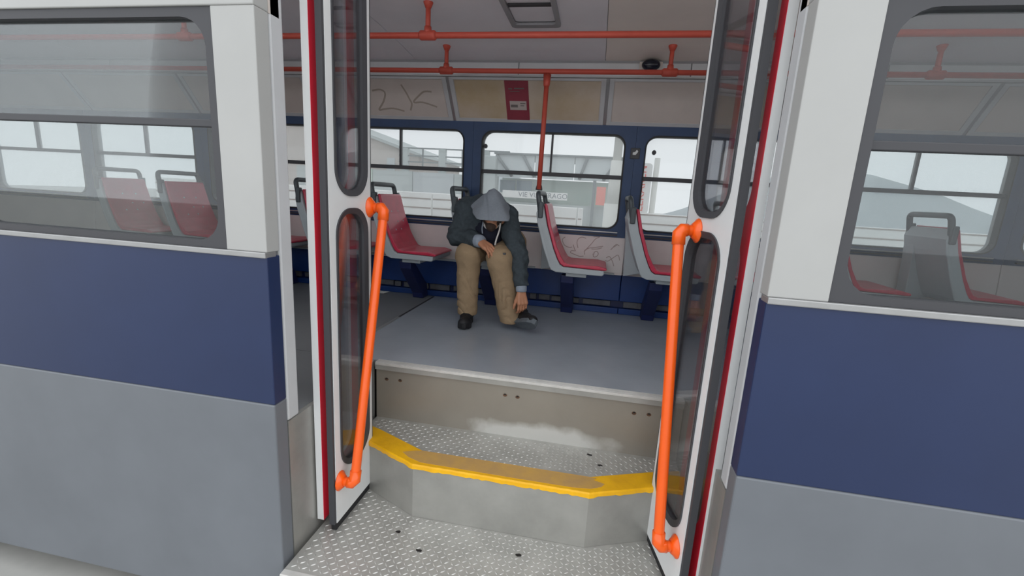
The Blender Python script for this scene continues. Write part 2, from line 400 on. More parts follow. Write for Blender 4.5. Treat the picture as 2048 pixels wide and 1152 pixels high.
# ------------------------------------------------------------------ boarding steps
Z1, Z2 = -.322, -.592
edge_pts = [(-1.10, 1.93), (-1.008, 1.897), (-.731, 1.772), (.075, 1.777), (.34, 1.886), (.49, 1.94)]
def inset(pts, d): return [(x, y + d) for x, y in pts]
st = empty('boarding_step', (-.33, 1.95, Z1), 'upper steel boarding step with a worn yellow edge', 'step')
top = edge_pts + [(.49, 2.15), (-1.10, 2.15)]
obj('tread', MB().prism([(x, y, 0) for x, y in inset(edge_pts, .012) + top[-2:]], (0, 0, Z1 - .02), (0, 0, Z1)), 'tread_steel', st)
for i in range(len(edge_pts) - 1):      # front riser, folded in facets
    (x0, y0), (x1, y1) = edge_pts[i], edge_pts[i + 1]
    mb = MB(); mb.prism([(x0, y0 - .001, 0), (x1, y1 - .001, 0), (x1, y1 + .02, 0), (x0, y0 + .02, 0)], (0, 0, Z2), (0, 0, Z1 - .018)); obj('front_riser', mb, 'steel', st)
def strip(poly, d0, d1, za, zb): return None
yl = MB(); ov = -.010
EP = []
for i in range(len(edge_pts) - 1):
    (x0, y0), (x1, y1) = edge_pts[i], edge_pts[i + 1]; nn = max(2, int(abs(x1 - x0) / .018))
    EP += [(x0 + (x1 - x0) * q / nn, y0 + (y1 - y0) * q / nn) for q in range(nn)]
EP.append(edge_pts[-1]); jit = [random.uniform(-1, 1) for _ in EP]
A = [(x, y + ov + .0012 * j) for (x, y), j in zip(EP, jit)]; Bq = [(x, y + .11) for x, y in EP]
yl.loops([[(x, y, Z1 + .001) for x, y in A], [(x, y + .006, Z1 + .0065) for x, y in A], [(x, y, Z1 + .0065) for x, y in Bq], [(x, y, Z1 - .01) for x, y in Bq], [(x, y + .008, Z1 - .019 + .003 * j) for (x, y), j in zip(A, jit)], [(x, y, Z1 - .016 + .003 * j) for (x, y), j in zip(A, jit)]], closed=False, ring=True)
ye = obj('yellow_edge', yl, 'yellow_paint', st); ye['label'] = 'yellow painted step edge'
wp = MB(); # worn centre of the painted edge, a thin patch with its own outline
outl = [(-.815, 1.845), (-.77, 1.812), (-.70, 1.787), (-.3, 1.786), (.0, 1.789), (.08, 1.80), (.125, 1.825), (.14, 1.85), (.09, 1.868), (.105, 1.884), (.05, 1.8845), (-.35, 1.882), (-.72, 1.881), (-.76, 1.872)]
wp.prism([(x, y, 0) for x, y in outl], (0, 0, Z1 + .006), (0, 0, Z1 + .0072)); obj('worn_patch', wp, 'yellow_worn', st)
# upper riser with holes, nosing
mr = mat('riser_steel', (150, 144, 134), .45, metal=.4, var=.06, vscale=3)
nt_ = mr.node_tree; N_ = nt_.nodes; L_ = nt_.links; bs_ = N_['Principled BSDF']; src_ = bs_.inputs['Base Color'].links[0].from_socket
tc_ = N_.new('ShaderNodeTexCoord'); sp_ = N_.new('ShaderNodeMapping'); sp_.inputs['Location'].default_value = (-.12 / .42, 0, -.01 / .088); sp_.inputs['Scale'].default_value = (1 / .42, 0, 1 / .088)
gr_ = N_.new('ShaderNodeVectorMath'); gr_.operation = 'LENGTH'; nz_ = N_.new('ShaderNodeTexNoise'); nz_.inputs['Scale'].default_value = 9; nz_.inputs['Detail'].default_value = 5
ad_ = N_.new('ShaderNodeMath'); ad_.operation = 'MULTIPLY_ADD'; ad_.inputs[1].default_value = .9; rp_ = N_.new('ShaderNodeMapRange'); rp_.inputs[1].default_value = 1.05; rp_.inputs[2].default_value = 1.5; rp_.inputs[3].default_value = 1; rp_.inputs[4].default_value = 0
mx_ = N_.new('ShaderNodeMix'); mx_.data_type = 'RGBA'; mx_.inputs[7].default_value = (*lin((206, 205, 200)), 1)
L_.new(tc_.outputs['Object'], sp_.inputs['Vector']); L_.new(sp_.outputs[0], gr_.inputs[0]); L_.new(tc_.outputs['Object'], nz_.inputs['Vector']); L_.new(nz_.outputs['Fac'], ad_.inputs[0]); L_.new(gr_.outputs['Value'], ad_.inputs[2])
L_.new(ad_.outputs[0], rp_.inputs[0]); L_.new(rp_.outputs[0], mx_.inputs[0]); L_.new(src_, mx_.inputs[6]); L_.new(mx_.outputs[2], bs_.inputs['Base Color'])
obj('back_riser', MB().box((-1.10, 2.142, Z1 - .02), (.49, 2.165, -.006)), 'riser_steel', st)
for hx, hz in ((-.385, -.09), (-.319, -.092), (.265, -.094), (.336, -.091), (-1.041, -.09), (-.963, -.088)):
    mb = MB(); mb.loops([[(hx + .009 * math.cos(a) * s, y, hz + .007 * math.sin(a) * s - (.004 if s > 1 else 0)) for a in [2 * math.pi * q / 12 for q in range(12)]] for s, y in ((1.25, 2.1418), (1.25, 2.1408))], cap0=True, cap1=True)
    hh = obj('fixing_hole', mb, 'rust_stain', st)
    mb = MB(); mb.loops([[(hx + .006 * math.cos(a), y, hz + .0045 * math.sin(a)) for a in [2 * math.pi * q / 10 for q in range(10)]] for y in (2.1410, 2.1402)], cap0=True, cap1=True)
    obj('hole_core', mb, 'hole_dark', hh)
ns = MB(); ns.box((-1.10, 2.126, -.012), (.49, 2.175, .002)); obj('nosing_face', MB().box((-1.10, 2.128, -.038), (.49, 2.141, -.0125)), 'steel', st)
for q in range(5): ns.box((-1.10, 2.132 + q * .008, .002), (.49, 2.136 + q * .008, .0045))
nx = MB()
no_ = obj('nosing', ns, 'nosing_alu', st, bevel=.001)
lo = empty('boarding_step', (-.33, 1.65, Z2), 'lower diamond-plate boarding step at door level', 'step')
obj('tread', MB().prism([(x, y + .02, 0) for x, y in edge_pts] + [(.49, 1.36, 0), (-1.10, 1.36, 0)], (0, 0, Z2 - .03), (0, 0, Z2 - .001)), 'tread_steel', lo)
box('sill_edge', (-1.10, 1.33, Z2 - .05), (.49, 1.362, Z2 + .002), 'nosing_alu', lo, .004)
def inside(poly, x, y):
    r = False
    for i in range(len(poly)):
        (x1, y1), (x2, y2) = poly[i], poly[i - 1]
        if (y1 > y) != (y2 > y) and x < (x2 - x1) * (y - y1) / (y2 - y1) + x1: r = not r
    return r
def lugs(poly, z, parent, pitch=.0235):
    mb = MB(); xs = np.arange(-1.12, .52, pitch); ysn = np.arange(1.36, 2.16, pitch)
    for i, x in enumerate(xs):
        for j, y in enumerate(ysn):
            if not inside(poly, x, y): continue
            a = math.radians(38 if (i + j) % 2 else -52) ; ca, sa = math.cos(a), math.sin(a); l, w, h = .0112, .0034, .0021
            P = [(l, 0, 0), (0, w, 0), (-l, 0, 0), (0, -w, 0), (l * .5, 0, h), (-l * .5, 0, h)]
            mb.add([(x + px * ca - py * sa, y + px * sa + py * ca, z + pz) for px, py, pz in P], [(0, 1, 4), (1, 2, 5, 4), (2, 3, 5), (3, 0, 4, 5)])
    o = obj('raised_lugs', mb, 'lug_steel', parent, smooth=False); o['kind'] = 'stuff'; return o
lugs([(x, y + .125) for x, y in edge_pts] + [(.47, 2.135), (-1.08, 2.135)], Z1, st)
lugs([(-1.09, 1.375), (-1.09, 1.90), (-1.0, 1.882), (-.728, 1.760), (.075, 1.765), (.335, 1.868), (.48, 1.92), (.48, 1.375)], Z2 - .001, lo)
for (x, y) in ((.07, 2.08), (.12, 2.0), (-.2, 1.66), (-.75, 1.66), (-.62, 1.58)):
    z = Z1 if y > 1.9 else Z2
    mb = MB(); mb.loops([[(x + .012 * math.cos(a) * random.uniform(.6, 1.3), y + .007 * math.sin(a) * random.uniform(.6, 1.3), z + h) for a in [2 * math.pi * q / 9 for q in range(9)]] for h in (0, .002)], cap0=True, cap1=True)
    obj('dirt_spot', mb, 'hole_dark', st if y > 1.9 else lo)

# ------------------------------------------------------------------ folding door leaves with handrails
def door(name, F, Nn, label, side, railtop, railbot):
    """F, Nn: far and near plan points of the inner face; side = direction away from the opening."""
    F = Vector((F[0], F[1], 0)); Nv = Vector((Nn[0], Nn[1], 0)); u = (Nv - F).normalized(); Lw = (Nv - F).length
    t = Vector((u.y, -u.x, 0)) ; t = t if t.x * side > 0 else -t       # thickness direction, away from the opening
    W = lambda s, q, z: tuple(F + u * s + t * q + Vector((0, 0, z)))
    d = empty(name, (F.x, F.y, Z2), label, kind='structure')
    s0, s1 = .042, Lw - .05; zb, zt = -.555, 1.94
    low = (-.325, .82); upp = (.888, 1.86); r = .10
    # leaf frame: flat bars around two openings, each a ring section
    mid = (low[1] + upp[0]) / 2
    for (a, b), (w0, w1) in (((zb, mid), low), ((mid, zt), upp)):
        o2 = rrect(0, Lw, a, b, .0006, 8); i2 = rrect(s0, s1, w0, w1, r, 8)
        L4 = [[W(s, q, z) for s, z in P] for P, q in ((i2, 0), (o2, 0), (o2, .032), (i2, .032))]
        obj('leaf_frame', MB().loops(L4, ring=True), 'white_paint', d)
        g1 = rrect(s0 - .010, s1 + .010, w0 - .010, w1 + .010, r + .01, 8); g2 = rrect(s0 + .014, s1 - .014, w0 + .014, w1 - .014, r - .012, 8)
        L4 = [[W(s, q, z) for s, z in P] for P, q in ((g2, .002), (g1, -.006), (g1, .036), (g2, .03))]
        obj('gasket', MB().loops(L4, ring=True, smooth=False), 'rubber_grey', d)
        pn = rrect(s0 + .004, s1 - .004, w0 + .004, w1 - .004, r - .004, 8)
        obj('pane', MB().loops([[W(s, q, z) for s, z in pn] for q in (.014, .019)], cap0=True, cap1=True), 'door_glass', d)
    sl = MB(); sl.loops([[W(s, q, z) for s, q in ((-.001, .004), (Lw + .001, .004), (Lw + .001, .028), (-.001, .028))] for z in (zb, Z2 + .002)], cap0=True, cap1=True); obj('bottom_seal', sl, 'rubber', d)
    for e, wd in ((-.012, .012), (Lw, .014)):
        ed = MB(); ed.loops([[W(s, q, z) for s, q in ((e, .003), (e + wd, .003), (e + wd, .029), (e, .029))] for z in (zb, zt)], cap0=True, cap1=True); obj('edge_seal', ed, 'rubber_grey', d)
    # second panel folded behind: hinged at the near edge, its red outside facing this one
    jamb = Vector(((DX0 - .0 if side < 0 else DX1) - side * .03, 1.93, 0)); H = F + u * (Lw - .004) + t * .068
    u2 = (jamb - H).normalized(); L2 = (jamb - H).length; t2 = Vector((u2.y, -u2.x, 0)); t2 = t2 if t2.x * side > 0 else -t2
    V = lambda s, q, z: tuple(H + u2 * s + t2 * q + Vector((0, 0, z)))
    for (a, b), (w0, w1) in (((zb, mid), low), ((mid, zt), upp)):
        o2 = rrect(0, L2, a, b, .0006, 8); i2 = rrect(.05, L2 - .06, w0, w1, r, 8)
        bp = obj('folded_panel', MB().loops([[V(s, q, z) for s, z in P] for P, q in ((i2, 0), (o2, 0), (o2, .03), (i2, .03))], ring=True), 'white_paint', d)
        obj('outer_skin', MB().loops([[V(s, q, z) for s, z in P] for P, q in ((i2, -.0015), (o2, -.0015), (o2, -.0003), (i2, -.0003))], ring=True), 'red_paint', bp)
        pn = rrect(.052, L2 - .062, w0 + .002, w1 - .002, r - .002, 8)
        obj('folded_pane', MB().loops([[V(s, q, z) for s, z in pn] for q in (.012, .017)], cap0=True, cap1=True), 'door_glass', bp)
    # handrail
    def onleaf(P): s = (Vector((P[0], P[1], 0)) - F).dot(u); return s, P[2]
    (sa, za), (sb, zbm) = onleaf(railtop), onleaf(railbot); off = -.07
    path = rounded([W(sa, -.004, za), W(sa, off, za), W(sb, off, zbm), W(sb, -.004, zbm)], .035, 5)
    hr = obj('handrail', MB().tube(path, .0205, 16), 'orange_paint', d)
    for s, z in ((sa, za), (sb, zbm)):
        fm = MB(); fm.loops([[W(s + rr * math.cos(a), q, z + rr * 1.15 * math.sin(a)) for a in [2 * math.pi * k / 16 for k in range(16)]] for rr, q in ((.040, -.0005), (.040, -.004), (.030, -.013), (.0235, -.022))], cap0=True, cap1=True, smooth=True)
        obj('flange', fm, 'orange_paint', hr)
        pa, pb = (W(sa, off, za), W(sb, off, zbm)); v = Vector(pb) - Vector(pa); v.normalize()
        p = Vector(W(s, off, z)); dr = v if z == za else -v
        obj('elbow', MB().tube([W(s, off + .03, z), W(s, off + .012, z)] + [p + dr * .012, p + dr * .055], .0245, 16), 'orange_paint', hr)
    return d
door('door_1', (-1.014, 1.925), (-1.014, 1.60), 'white folding door leaf at left with slanted orange handrail', -1, (-1.014, 1.918, .830), (-1.014, 1.630, -.362))
door('door_2', (.350, 1.905), (.425, 1.56), 'white folding door leaf at right with slanted orange handrail', 1, (.375, 1.80, .828), (.41, 1.612, -.372))

# ------------------------------------------------------------------ overhead rails, pole, ceiling hatch, dome camera
def rail(name, y, z, drops, label):
    r = empty(name, (-1, y, z), label, 'handrail')
    obj('bar', MB().tube([(XL + .05, y, z), (XR - .05, y, z)], .0165, 14), 'orange_rail', r)
    for x in drops:
        dp = obj('stanchion', MB().tube([(x, y, z), (x, y, czf(y) + .004)], .014, 12), 'orange_rail', r)
        obj('tee_joint', MB().tube([(x - .05, y, z), (x - .04, y, z), (x + .04, y, z), (x + .05, y, z)], [.018, .026, .026, .018], 14).tube([(x, y, z), (x, y, z + .045)], [.024, .019], 12), 'orange_rail', dp)
        obj('ceiling_flange', MB().tube([(x, y, czf(y) - .03), (x, y, czf(y) - .006), (x, y, czf(y) + .002)], [.016, .026, .028], 14), 'orange_rail', dp)
    return r
rail('overhead_rail', 2.605, 1.764, (-2.6, -1.02, 1.1, 2.6), 'orange overhead handrail along the middle of the ceiling')
rail('overhead_rail', 3.25, 1.747, (-2.63, -1.132, .372, 1.87), 'orange overhead handrail above the far seats, carrying the pole')
pl = empty('grab_pole', (-.425, 3.25, .93), 'orange vertical grab pole standing on a seat handle', 'pole')
obj('pole', MB().tube([(-.419, 3.25, 1.70), (-.425, 3.25, .97)], .0165, 14), 'orange_rail', pl)
obj('tee_joint', MB().tube([(-.419, 3.25, 1.727), (-.4195, 3.25, 1.66), (-.4195, 3.25, 1.65)], [.026, .022, .017], 14), 'orange_rail', pl)
obj('socket', MB().tube([(-.425, 3.262, 1.0), (-.4253, 3.264, .985), (-.426, 3.266, .966)], [.018, .023, .025], 14), 'seat_handle', pl)

ht = empty('roof_hatch', (-.46, 2.72, 1.925), 'grey framed rectangular roof hatch in the ceiling', 'hatch')
def hz(y): return czf(y)
zc = czf(2.7)
fr = MB(); o2 = rrect(-.61, -.315, 2.42, 2.945, .03, 5); i2 = rrect(-.578, -.338, 2.47, 2.865, .025, 5)
fr.loops([[(x, y, zc - d) for x, y in P] for P, d in ((i2, .016), (i2, .03), (o2, .02), (o2, -.01))], smooth=False); obj('frame', fr, 'hatch_frame', ht)
obj('lid', MB().loops([[(x, y, zc - d) for x, y in i2] for d in (.012, .004)], cap0=True, cap1=True), 'ceiling_plastic', ht)
box('lid_bar', (-.575, 2.60, zc - .022), (-.341, 2.635, zc - .012), 'seam_dark', ht, .004)

dm = empty('security_camera', (.265, 3.47, 1.80), 'small black dome camera on the fascia above the far rail', 'camera')
obj('dome', MB().ball((.266, 3.450, 1.845), .062, 14, (1, .62, .62)), 'dome_black', dm)
box('mount', (.19, 3.472, 1.800), (.345, 3.484, 1.872), 'cove_plastic', dm, .004)
box('hammer_sign', (.205, 3.714, 1.245), (.275, 3.7215, 1.325), 'rubber_grey', None, .003); hs = bpy.data.objects['hammer_sign']
tag(hs, 'small dark sign with a pale mark on the navy window pillar', 'sign')
mk = MB(); mk.prism([(.222, 3.7135, 1.275), (.245, 3.7135, 1.275), (.262, 3.7135, 1.30), (.25, 3.7135, 1.312), (.238, 3.7135, 1.295), (.222, 3.7135, 1.292)], (0, 0, 0), (0, -.001, 0)); obj('pale_mark', mk, 'alu_trim', hs)

# red poster on the cove
ps = empty('poster', (-.68, 3.6, 1.5), 'dark red poster with a white box on the cove panel', 'poster')
n = np.array([0, -.278, -.225]); n = n / np.linalg.norm(n)
def cq(u0, u1, t0, t1, d0, d1, mb=None): mb = mb or MB(); return mb.prism([cove(u0, t0), cove(u1, t0), cove(u1, t1), cove(u0, t1)], n * d0, n * d1)
obj('sheet', cq(-.772, -.592, .06, .935, .004, .007), 'poster_red', ps)
obj('white_box', cq(-.742, -.612, .50, .70, .0072, .008), 'poster_white', ps)
pb = MB()
for u0, u1, t0, t1 in ((-.735, -.68, .58, .64), (-.66, -.62, .54, .56), (-.66, -.63, .59, .61)): cq(u0, u1, t0, t1, .0082, .0086, pb)
obj('print', pb, 'poster_print', ps)
pb = MB()
for u0, u1, t0, t1 in ((-.745, -.715, .22, .245), (-.70, -.625, .21, .235), (-.735, -.66, .28, .295)): cq(u0, u1, t0, t1, .0072, .0076, pb)
obj('headline', pb, 'poster_print', ps)

# graffiti strokes (flat marks)
def stroke(pts, w, f, parent, m, nrm):
    P = [Vector(f(*p)) for p in pts]; Nn = Vector(nrm); a = []; b = []
    for i, p in enumerate(P):
        t = (P[min(i + 1, len(P) - 1)] - P[max(i - 1, 0)]).normalized(); s = t.cross(Nn).normalized() * w * .5
        a.append(tuple(p + s)); b.append(tuple(p - s))
    return obj('graffiti_stroke', MB().loops([a, b], closed=False), m, parent)
def smoothpts(pts, n=5):
    P = [np.array(p, float) for p in pts]; P = [P[0]] + P + [P[-1]]; out = []
    for i in range(1, len(P) - 2):
        for k in range(n):
            t = k / n; p0, p1, p2, p3 = P[i - 1], P[i], P[i + 1], P[i + 2]
            out.append(tuple(.5 * ((2 * p1) + (-p0 + p2) * t + (2 * p0 - 5 * p1 + 4 * p2 - p3) * t * t + (-p0 + 3 * p1 - 3 * p2 + p3) * t ** 3)))
    return out + [tuple(P[-2])]
fc = lambda u, t: tuple(np.array(cove(u, t)) + n * .0042)
for s in ([(-1.86, .33), (-1.79, .30), (-1.755, .38), (-1.79, .58), (-1.85, .78), (-1.80, .76), (-1.72, .74), (-1.63, .80)],
          [(-1.60, .18), (-1.575, .35), (-1.56, .50), (-1.55, .62), (-1.575, .78)],
          [(-1.36, .33), (-1.42, .33), (-1.47, .42), (-1.53, .58), (-1.45, .58), (-1.34, .68)]):
    stroke(smoothpts(s), .014, fc, wf, 'marker_ink', n)
# pen tag on the low panel: traced from pixel sketch in panel metres
def fw(px, py): return ((px - 1187) * .00413 - .012, 3.7233 - (py - 464) * .0041 * .0887, .634 - (py - 464) * .0041)
for s in ([(1131, 470), (1126, 475), (1128, 482), (1132, 487), (1140, 490), (1146, 489)], [(1148, 484), (1151, 492), (1153, 496), (1146, 496), (1144, 500), (1152, 503), (1162, 506), (1170, 505)],
          [(1158, 490), (1155, 480), (1157, 472), (1164, 468), (1172, 470)], [(1186, 466), (1198, 465), (1190, 470), (1183, 480), (1175, 490), (1171, 495), (1172, 502)],
          [(1170, 496), (1178, 489), (1188, 487), (1206, 483)], [(1184, 490), (1196, 489), (1204, 486)], [(1190, 500), (1190, 496), (1195, 494), (1198, 498), (1196, 503), (1190, 505), (1188, 499)],
          [(1188, 515), (1195, 517), (1204, 516)], [(1232, 479), (1225, 484), (1221, 489)], [(1237, 480), (1230, 478), (1222, 488)], [(1214, 505), (1220, 502), (1226, 510), (1230, 520)], [(1212, 510), (1218, 511), (1226, 505), (1236, 498), (1240, 508)]):
    stroke(smoothpts(s), .006, fw, wf, 'pen_ink', (0, -1, 0))

# ------------------------------------------------------------------ seats
def make_seat():
    X0, Yc = 0.0, 3.465
    s = empty('passenger_chair', (0, Yc, 0), '', 'seat', 'red tram seats along the far wall')
    def sweep(poly, hw, name, m, parent, bev, taper=.0):
        a = []; b = []
        for x, z in poly:
            w = hw - taper * max(0, (z - .5)) ; a.append((x, Yc - w, z)); b.append((x, Yc + w, z))
        mb = MB(); mb.loops([a, b], cap0=True, cap1=True); return obj(name, mb, m, parent, bevel=bev, seg=3)
    shell = [(-.008, .80), (.008, .72), (.058, .56), (.110, .43), (.128, .402), (.165, .388), (.495, .386), (.508, .396), (.508, .424), (.215, .430), (.19, .445), (.168, .48), (.132, .56), (.076, .72), (.040, .865), (.012, .865)]
    sweep(shell, .212, 'shell', 'seat_shell', s, .006, .03)
    red = [(.044, .872), (.079, .72), (.135, .56), (.171, .48), (.192, .448), (.216, .433), (.44, .427), (.515, .424), (.528, .430), (.522, .442), (.46, .455), (.36, .452), (.25, .452), (.222, .462), (.195, .50), (.158, .57), (.104, .72), (.068, .86), (.058, .874)]
    cu = sweep(red, .198, 'cushion', 'seat_red', s, .008, .03)
    dot = MB()
    for (zz, dy) in ((.52, -.05), (.52, .05), (.60, -.08), (.60, .02), (.66, .0), (.66, .1), (.74, -.06), (.74, .06), (.80, 0)):
        x = .158 + (.57 - zz) * .36 + .0015; y = Yc + dy
        dot.loops([[(x + d - .36 * (q2 := .006 * math.sin(a)), y + .006 * math.cos(a), zz + q2) for a in [2 * math.pi * k / 8 for k in range(8)]] for d in (-.002, .0012)], cap0=True, cap1=True)
    obj('dimples', dot, 'seat_shell', cu)['kind'] = 'stuff'
    hy = .196
    path = rounded([(.026, Yc - hy, .775), (.012, Yc - hy, .86), (-.004, Yc - hy, .945), (-.004, Yc + hy, .945), (.012, Yc + hy, .86), (.026, Yc + hy, .775)], .06, 5)
    obj('handle', MB().tube(path, .0185, 12), 'seat_handle', s)
    for sg in (-1, 1): obj('handle_bracket', MB().box((.006, Yc + sg * .198 - .022, .77), (.042, Yc + sg * .198 + .022, .885)), 'seat_handle', s, bevel=.008)
    obj('mount_block', MB().box((.235, Yc - .16, .355), (.385, Yc + .10, .389)), 'seat_shell', s, bevel=.004)
    obj('back_support', MB().prism([(.0, 3.5, .79), (.012, 3.5, .60), (.02, 3.5, .352), (.16, 3.5, .385), (.10, 3.5, .47), (.05, 3.5, .60), (.01, 3.5, .74)], (0, .06, 0), (0, .165, 0)), 'seat_shell', s, bevel=.006)
    lg = MB(); w = .048; xc = .245
    lg.loops([[(xc + dx, y, z) for dx, y, z in ((-w, y0, z0), (w, y0, z0), (w, y1, z1), (-w, y1, z1))] for (y0, z0, y1, z1) in ((3.335, .357, 3.42, .357), (3.345, .30, 3.44, .33), (3.60, .05, 3.70, .12), (3.62, .0, 3.735, .0))], cap0=True, cap1=True)
    obj('leg', lg, 'blue_dark', s, bevel=.006)
    obj('wall_rail', MB().box((.30, 3.665, .336), (.60, 3.70, .350)), 'seat_shell', s, bevel=.004)
    return s
seat_spots = [(.217, 'red tram seat with grey shell back beside the right door leaf'), (-.426, 'empty red tram seat with the orange pole rising from its handle'),
              (-1.069, 'red tram seat under the hooded person'), (-1.712, 'empty red tram seat behind the left door handrail'),
              (-2.355, 'red tram seat beyond the left door leaf, one behind the handrail seat'), (-2.998, 'red tram seat beyond the left door leaf, two behind the handrail seat'),
              (-3.641, 'red tram seat beyond the left door leaf, three behind the handrail seat'), (-4.284, 'red tram seat nearest the back end wall'),
              (.86, 'red tram seat right of the doorway, next to the right leaf'), (1.503, 'red tram seat right of the doorway, second along'), (2.146, 'red tram seat right of the doorway, third along')]
proto = make_seat()
for i, (x, lb) in enumerate(seat_spots):
    o = proto if i == 0 else copy_tree(proto)
    o.location.x = x; o['label'] = lb

# litter
lt = MB(); lt.add([(-1.88, 3.66, .002), (-1.80, 3.64, .004), (-1.77, 3.70, .012), (-1.84, 3.72, .003), (-1.86, 3.70, .014), (-1.82, 3.67, .016)], [(0, 1, 5), (1, 2, 5), (2, 3, 5), (3, 4, 5), (4, 0, 5)])
lo_ = obj('paper_scrap', lt, 'paper'); tag(lo_, 'crumpled white paper scrap on the floor by the far wall', 'litter')
sm_ = lo_.modifiers.new('thick', 'SOLIDIFY'); sm_.thickness = .0015

# ------------------------------------------------------------------ signed-distance modelling for the person
class SDF:
    def __init__(s): s.parts = []
    def cone(s, a, b, ra, rb, k=.03): s.parts.append(('c', np.array(a, float), np.array(b, float), ra, rb, k)); return s
    def ell(s, c, r, k=.03, R=None): s.parts.append(('e', np.array(c, float), np.array(r, float), R, None, k)); return s
    def bounds(s):
        lo = np.full(3, 9e9); hi = -lo
        for p in s.parts:
            if p[0] == 'c':
                for q, r in ((p[1], p[3]), (p[2], p[4])): lo = np.minimum(lo, q - r); hi = np.maximum(hi, q + r)
            else: r = max(p[2]); lo = np.minimum(lo, p[1] - r); hi = np.maximum(hi, p[1] + r)
        return lo, hi
    def __call__(s, P):
        d = None
        for p in s.parts:
            if p[0] == 'c':
                _, a, b, ra, rb, k = p; ab = b - a; t = np.clip(((P - a) @ ab) / max(ab @ ab, 1e-9), 0, 1)
                e = np.linalg.norm(P - a - t[:, None] * ab, axis=1) - (ra + (rb - ra) * t)
            else:
                _, c, r, R, _, k = p; q = P - c
                if R is not None: q = q @ R
                l = np.linalg.norm(q / r, axis=1); e = (l - 1) * l / np.maximum(np.linalg.norm(q / r ** 2, axis=1), 1e-9)
            if d is None: d = e
            else:
                h = np.maximum(k - np.abs(d - e), 0) / k; d = np.minimum(d, e) - h * h * k * .25
        return d
def smin(a, b, k): h = np.maximum(k - np.abs(a - b), 0) / k; return np.minimum(a, b) - h * h * k * .25
def nets(fn, lo, hi, h):
    lo = np.array(lo) - 2 * h; hi = np.array(hi) + 2 * h; n = np.ceil((hi - lo) / h).astype(int) + 1
    ax = [lo[i] + h * np.arange(n[i]) for i in range(3)]
    G = np.stack(np.meshgrid(*ax, indexing='ij'), -1).reshape(-1, 3)
    D = np.concatenate([fn(G[i:i + 400000]) for i in range(0, len(G), 400000)]).reshape(n)
    S = D < 0
    acc = np.zeros((n[0] - 1, n[1] - 1, n[2] - 1, 3)); cnt = np.zeros((n[0] - 1, n[1] - 1, n[2] - 1))
    cs = [(i, j, k) for i in (0, 1) for j in (0, 1) for k in (0, 1)]
    sl = lambda A, c: A[c[0]:n[0] - 1 + c[0], c[1]:n[1] - 1 + c[1], c[2]:n[2] - 1 + c[2]]
    for a in cs:
        for axi in range(3):
            if a[axi]: continue
            b = list(a); b[axi] = 1; b = tuple(b); da, db = sl(D, a), sl(D, b); m = (da < 0) != (db < 0)
            t = np.where(m, da / np.where(m, da - db, 1), 0); cnt += m
            for q in range(3): acc[..., q] += m * (a[q] + (t if q == axi else 0))
    act = cnt > 0; idx = -np.ones(act.shape, int); idx[act] = np.arange(act.sum())
    cell = np.argwhere(act); V = (acc[act] / cnt[act][:, None] + cell) * h + lo
    F = []
    for axi in range(3):
        u, v = [(1, 2), (2, 0), (0, 1)][axi]
        a = [slice(1, -1)] * 3; b = [slice(1, -1)] * 3; a[axi] = slice(0, -1); b[axi] = slice(1, None)
        m = S[tuple(a)] != S[tuple(b)]; pos = np.argwhere(m)
        off = np.array([1, 1, 1]); off[axi] = 0; pos = pos + off; neg = S[tuple(pos.T)]
        du = np.zeros(3, int); du[u] = 1; dv = np.zeros(3, int); dv[v] = 1
        q = [idx[tuple((pos - s).T)] for s in (du + dv, dv, 0 * du, du)]
        Q = np.stack(q, 1); Q[~neg] = Q[~neg][:, ::-1]; F.append(Q)
    return V, np.concatenate(F)
def sdf_obj(name, fn, lo, hi, h, m, parent, base=None):
    V, F = nets(fn, lo, hi, h); off = np.array(rawloc(parent)) if parent else np.array(base or (0, 0, 0))
    me = bpy.data.meshes.new(name); me.from_pydata((V - off).tolist(), [], F.tolist()); me.update()
    me.polygons.foreach_set('use_smooth', [True] * len(me.polygons)); me.materials.append(MATS[m])
    o = bpy.data.objects.new(name, me); C.objects.link(o)
    if parent: o.parent = parent
    else: o.location = off
    return o
def vn(v): v = np.array(v, float); return v / np.linalg.norm(v)
def rotv(v, ax, a): ax = vn(ax); return v * math.cos(a) + np.cross(ax, v) * math.sin(a) + ax * (ax @ v) * (1 - math.cos(a))

# joints, metres
rhip, lhip = (-.788, 3.38, .555), (-.632, 3.38, .555)
rkn, lkn = (-.845, 2.985, .50), (-.618, 2.945, .495)
ran, lan = (-.857, 3.035, .09), (-.522, 3.01, .085)
pel, chest, neck = (-.71, 3.39, .585), (-.755, 3.15, .74), (-.715, 3.06, .825)
rsh, lsh = (-.903, 3.11, .802), (-.612, 3.06, .775)
rel, lel = (-.955, 3.07, .62), (-.498, 2.985, .52)
rwr, lwr = (-.765, 2.935, .607), (-.456, 2.925, .305)
head = (-.690, 3.005, .815)

